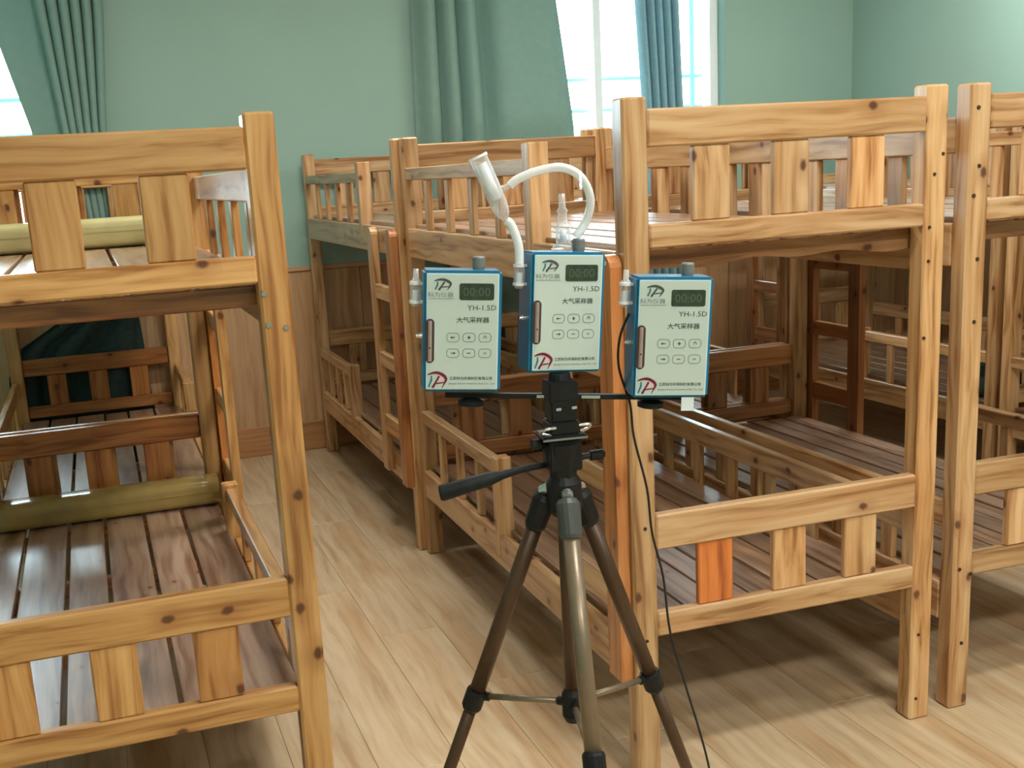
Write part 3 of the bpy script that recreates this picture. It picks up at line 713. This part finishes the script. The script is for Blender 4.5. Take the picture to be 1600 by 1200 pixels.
def make_sampler(label, loc, yaw, roll_, first=None):
    t = thing('air_sampler', label, 'air sampler', loc, yaw, 'blue portable air samplers on the tripod'); t.rotation_euler = (0, -roll_, yaw)
    bm = bmesh.new(); blk(bm, (LC, 0, 0), (RC, SD, SH), 0.0035); mk(bm, 'case', M['blue'], t)
    bm = bmesh.new(); blk(bm, (LC+0.004, SD, 0.004), (RC+0.003, SD+0.014, SH-0.006), 0.002); mk(bm, 'back_holster', M['black'], t)
    bm = bmesh.new(); prism(bm, rrect_pts(0, SH/2, SW-0.009, SH-0.0075, 0.0012, 3), -0.0008, 0.001); mk(bm, 'face_rim', M['rim'], t)
    bm = bmesh.new(); prism(bm, rrect_pts(0, SH/2, SW-0.0125, SH-0.0105, 0.0012, 3), -0.0013, 0.001); face = mk(bm, 'face_plate', M['face'], t)
    Y = -0.0013
    def part(bm, name, mat): 
        o = mk(bm, name, mat, face); o.location = (0, Y, 0); return o
    bm = bmesh.new(); prism(bm, rrect_pts(FX(0.675), FZ(0.17), 0.0485, 0.0232, 0.003), -0.0004, 0.0005); part(bm, 'display', M['lcd'])
    bm = bmesh.new(); b2 = bmesh.new()
    bm = bmesh.new(); prism(bm, rrect_pts(FX(0.085), FZ(0.575), 0.0125, 0.0620, 0.0061, 8), -0.0003, 0.0005); part(bm, 'flow_slot', M['slot'])
    bm = bmesh.new(); sweep(bm, [(FX(0.085), -0.0005, FZ(0.575)-0.0285), (FX(0.085), -0.0005, FZ(0.575)+0.0285)], 0.0030, 12); part(bm, 'flow_tube', M['flow'])
    bm = bmesh.new(); bmesh.ops.create_icosphere(bm, subdivisions=2, radius=0.0016); bmesh.ops.translate(bm, verts=bm.verts, vec=(FX(0.085), -0.0026, FZ(0.63))); part(bm, 'float_ball', M['slot'])
    syms = [['minusL', 'plus', 'slash'], ['arrow', 'minus', 'zz']]
    for ri, fz in enumerate((0.545, 0.675)):
        for ci, fx in enumerate((0.380, 0.585, 0.790)):
            cx, cz = FX(fx), FZ(fz); w, h = 0.0172, 0.0122
            bm = bmesh.new(); pts = rrect_pts(cx, cz, w, h, 0.0045, 5); ribbon(bm, pts+[pts[0]], 0.0009, 0.0, 0.0003)
            kb = part(bm, 'key', M['keyrim'])
            bm = bmesh.new(); s = syms[ri][ci]
            if s in ('minusL', 'arrow'):
                sg = -1 if s == 'minusL' else 1
                ribbon(bm, [(cx-0.0030, cz), (cx+0.0030, cz)], 0.0011); prism(bm, [(cx+sg*0.0040, cz), (cx+sg*0.0010, cz+0.0018), (cx+sg*0.0010, cz-0.0018)], -0.0003, 0)
            elif s == 'plus':
                ribbon(bm, [(cx-0.0022, cz), (cx+0.0022, cz)], 0.0014); ribbon(bm, [(cx, cz-0.0024), (cx, cz+0.0024)], 0.0014)
            elif s == 'minus': ribbon(bm, [(cx-0.0026, cz), (cx+0.0026, cz)], 0.0011)
            elif s == 'slash':
                pp = [(cx+0.0022*math.cos(a), cz+0.0022*math.sin(a)) for a in [math.radians(-50+k*28) for k in range(11)]]; ribbon(bm, pp, 0.0006); ribbon(bm, [(cx, cz), (cx, cz+0.0030)], 0.0006)
            else:
                me = TXT['ok']; bm.from_mesh(me); bmesh.ops.translate(bm, verts=bm.verts, vec=(cx, 0, cz))
            part(bm, 'key_symbol', M['ink'])
    for key, nm, mat in (('name4', 'lettering', M['ink2']), ('sub', 'lettering', M['ink2']), ('model', 'lettering', M['ink']), ('cn5', 'lettering', M['ink']), ('co', 'lettering', M['ink']), ('coen', 'lettering', M['ink2'])):
        o = link(nm, TXT[key], mat, face, (0, Y, 0))
    o = link('digits', TXT['lcd'], M['lcdink'], face, (0, Y-0.0004, 0))
    a, b_, c_ = bmesh.new(), bmesh.new(), bmesh.new(); logo(a, b_, None, FX(0.135), FX(0.345), FZ(0.158), FZ(0.07)); part(a, 'logo', M['ink']); part(b_, 'logo_stripe', M['tealink']); c_.free()
    a, b_, c_ = bmesh.new(), bmesh.new(), bmesh.new(); logo(a, b_, c_, LC+0.0068, FX(0.30), 0.0062, FZ(0.835)); part(a, 'logo', M['maroon']); part(b_, 'logo_stripe', M['tealink']); part(c_, 'logo_fill', M['pinkink'])
    # top knob
    bm = bmesh.new(); kx = FX(0.72); ky = SD*0.5
    sweep(bm, [(kx, ky, SH), (kx, ky, SH+0.003), (kx, ky, SH+0.003), (kx, ky, SH+0.016), (kx, ky, SH+0.018)], [0.0085, 0.0085, 0.0092, 0.0092, 0.0078], 24); mk(bm, 'regulator_knob', M['greyknob'], t)
    # inlet nipple and side bump on the left side
    bm = bmesh.new(); sweep(bm, [(LC+0.001, SD*0.4, SH*0.45), (LC-0.004, SD*0.4, SH*0.45), (LC-0.004, SD*0.4, SH*0.45), (LC-0.009, SD*0.4, SH*0.45)], [0.004, 0.004, 0.0028, 0.0028], 10); mk(bm, 'side_jack', M['silver'], t)
    return t
TXT['ok'] = text_mesh('OK', 0.0036, -0.0024, 0, None)
TXT['name4'] = text_mesh('科为仪器', 0.0075, FX(0.055), FZ(0.195), SW*0.325)
TXT['sub'] = text_mesh('KEWEI INSTRUMENT', 0.0022, FX(0.065), FZ(0.228), SW*0.33)
TXT['model'] = text_mesh('YH-1.5D', 0.0102, FX(0.560), FZ(0.300), SW*0.365)
TXT['cn5'] = text_mesh('大气采样器', 0.0085, FX(0.42), FZ(0.400), SW*0.42, bold=0.00012)
TXT['co'] = text_mesh('江苏科为环保科技有限公司', 0.0050, FX(0.34), FZ(0.885), SW*0.55, bold=0.00006)
TXT['coen'] = text_mesh('Jiangsu Kewei Huanbao Keji Co., Ltd', 0.0038, FX(0.33), FZ(0.930), SW*0.59)
TXT['lcd'] = text_mesh('00:00', 0.0175, FX(0.675)-0.019, FZ(0.17), 0.038)
sL = make_sampler('left blue air sampler on the tripod bar, with white fitting on its left side', (0.4664, 1.5084, 1.0715), -0.224, -0.075)
sM = make_sampler('middle and highest blue air sampler, atop the tripod head with glass tube and hose', (0.6157, 1.4838, 1.0865), -0.051, -0.076)
sR = make_sampler('right blue air sampler on the tripod bar, in front of the bed post', (0.7482, 1.4210, 1.0450), -0.237, -0.067)
def fitting(t, z0, k=1.0):
    """clear bubbler clipped to the left side of a sampler"""
    xx = LC-0.0095; yy = SD*0.45
    g = bpy.data.objects.new('bubbler', None); C.objects.link(g); g.parent = t
    bm = bmesh.new(); sweep(bm, [(xx, yy, z0), (xx, yy, z0+0.004), (xx, yy, z0+0.030), (xx, yy, z0+0.036), (xx, yy, z0+0.038), (xx, yy, z0+0.052)], [0.0050, 0.0080, 0.0080, 0.0065, 0.0042, 0.0036], 16)
    o = from_bm(bm, 'bubbler_body', M['clear'], g, smooth=True)
    bm = bmesh.new(); sweep(bm, [(xx, yy, z0+0.003), (xx, yy, z0+0.022)], 0.0050, 12); from_bm(bm, 'bubbler_core', M['frost'], g)
    for zz in (z0+0.006, z0+0.032):
        bm = bmesh.new(); blk(bm, (xx+0.002, yy-0.006, zz-0.002), (LC+0.001, yy+0.006, zz+0.002), 0.0008); 
        sweep(bm, [(xx, yy, zz-0.002), (xx, yy, zz+0.002)], 0.0092, 16); from_bm(bm, 'bubbler_clip', M['frost'], g)
fitting(sL, SH-0.052); fitting(sM, SH-0.052); fitting(sR, SH-0.044)
# white label under the right sampler
bm = bmesh.new(); blk(bm, (0.018, 0.004, -0.020), (0.036, 0.005, 0.0005)); from_bm(bm, 'paper_tag', M['paper'], sR)
bm = bmesh.new(); blk(bm, (RC, SD*0.3, SH-0.020), (RC+0.008, SD*0.6, SH-0.014), 0.001); from_bm(bm, 'side_stud', M['silver'], sM)

# ------------------------------------------------------------------ glass tube, hoses
gt = thing('drying_tube', 'tilted clear glass tube with side arm, joined by hoses above the middle sampler', 'glass tube', (0.552, 1.523, 1.320))
g0 = Vector((0.552, 1.523, 1.320))
def G(p): return Vector(p)-g0
ax0, ax1 = Vector((0.5180, 1.535, 1.3950)), Vector((0.5465, 1.526, 1.3190)); dd = (ax1-ax0).normalized()
bm = bmesh.new()
sweep(bm, [G(ax0), G(ax0+dd*0.002), G(ax1-dd*0.010), G(ax1), G(ax1+dd*0.008), G(ax1+dd*0.012), G(ax1+dd*0.030)], [0.0138, 0.0128, 0.0126, 0.0112, 0.0090, 0.0048, 0.0040], 22)
o = from_bm(bm, 'tube_body', M['clear'], gt)
for p in o.data.polygons: p.use_smooth = len(p.vertices) == 4
bm = bmesh.new(); sweep(bm, [G(ax0+dd*0.012), G(ax0+dd*0.066)], 0.0080, 14); from_bm(bm, 'inner_tube', M['frost'], gt, smooth=True)
bm = bmesh.new(); sweep(bm, [G(ax0+dd*0.001), G(ax0+dd*0.004)], [0.0143, 0.0143], 22, False); from_bm(bm, 'lip', M['frost'], gt, smooth=True)
q = ax0+dd*0.056; side = Vector((0.5640, 1.521, 1.3540))
tube('side_arm', [G(q), G(side)], 0.0042, M['clear'], gt, 12)
hp = smooth_path([(0.5590, 1.5225, 1.3510), (0.5690, 1.5195, 1.3590), (0.5970, 1.512, 1.3690), (0.6310, 1.504, 1.3720), (0.6570, 1.498, 1.3570), (0.6700, 1.498, 1.3270), (0.6650, 1.503, 1.2970), (0.6500, 1.509, 1.2745)], 6)
tag(tube('silicone_hose', hp, 0.0061, M['hose'], None, 16), 'long translucent hose arching from the glass tube to the knob of the middle sampler', 'hose')
hp = smooth_path([tuple(ax1+dd*0.016), (0.5590, 1.5215, 1.2960), (0.5650, 1.5150, 1.2700), (0.5640, 1.5105, 1.2480), (0.5630, 1.5090, 1.2420)], 6)
tag(tube('silicone_hose', hp, [0.0064]*len(hp), M['hose'], None, 16), 'short clear hose running down from the glass tube to the side of the middle sampler', 'hose')
# slim glass nozzle standing by the knob
nz = thing('glass_nozzle', 'slim clear glass nozzle standing upright beside the knob on the middle sampler', 'glass nozzle', (0.640, 1.530, 1.2560))
prof = [(0.000, 0.013), (0.006, 0.013), (0.010, 0.0085), (0.030, 0.0080), (0.033, 0.0110), (0.037, 0.0060), (0.052, 0.0048), (0.056, 0.0068), (0.060, 0.0040), (0.080, 0.0036)]
bm = bmesh.new(); sweep(bm, [(0, 0, z) for z, r in prof], [r*1.25 for z, r in prof], 18); o = from_bm(bm, 'glass_body', M['clear'], nz)
for p in o.data.polygons: p.use_smooth = len(p.vertices) == 4
bm = bmesh.new(); sweep(bm, [(0, 0, 0.012), (0, 0, 0.028)], 0.0048, 12); from_bm(bm, 'stopper', M['frost'], nz, smooth=True)

# cable hanging from the right sampler
cpth = smooth_path([(0.7080, 1.462, 1.165), (0.696, 1.470, 1.130), (0.698, 1.480, 1.085), (0.714, 1.480, 1.030), (0.722, 1.486, 0.977), (0.741, 1.486, 0.896), (0.748, 1.486, 0.825), (0.764, 1.484, 0.752), (0.772, 1.480, 0.662), (0.794, 1.474, 0.569), (0.814, 1.468, 0.490), (0.828, 1.462, 0.420), (0.850, 1.44, 0.25), (0.872, 1.40, 0.08), (0.90, 1.34, 0.0035), (0.98, 1.25, 0.003), (1.10, 1.22, 0.003)], 6)
tag(tube('power_cable', cpth, 0.0019, M['cable'], None, 8), 'thin black cable hanging from the right sampler down to the floor', 'cable')
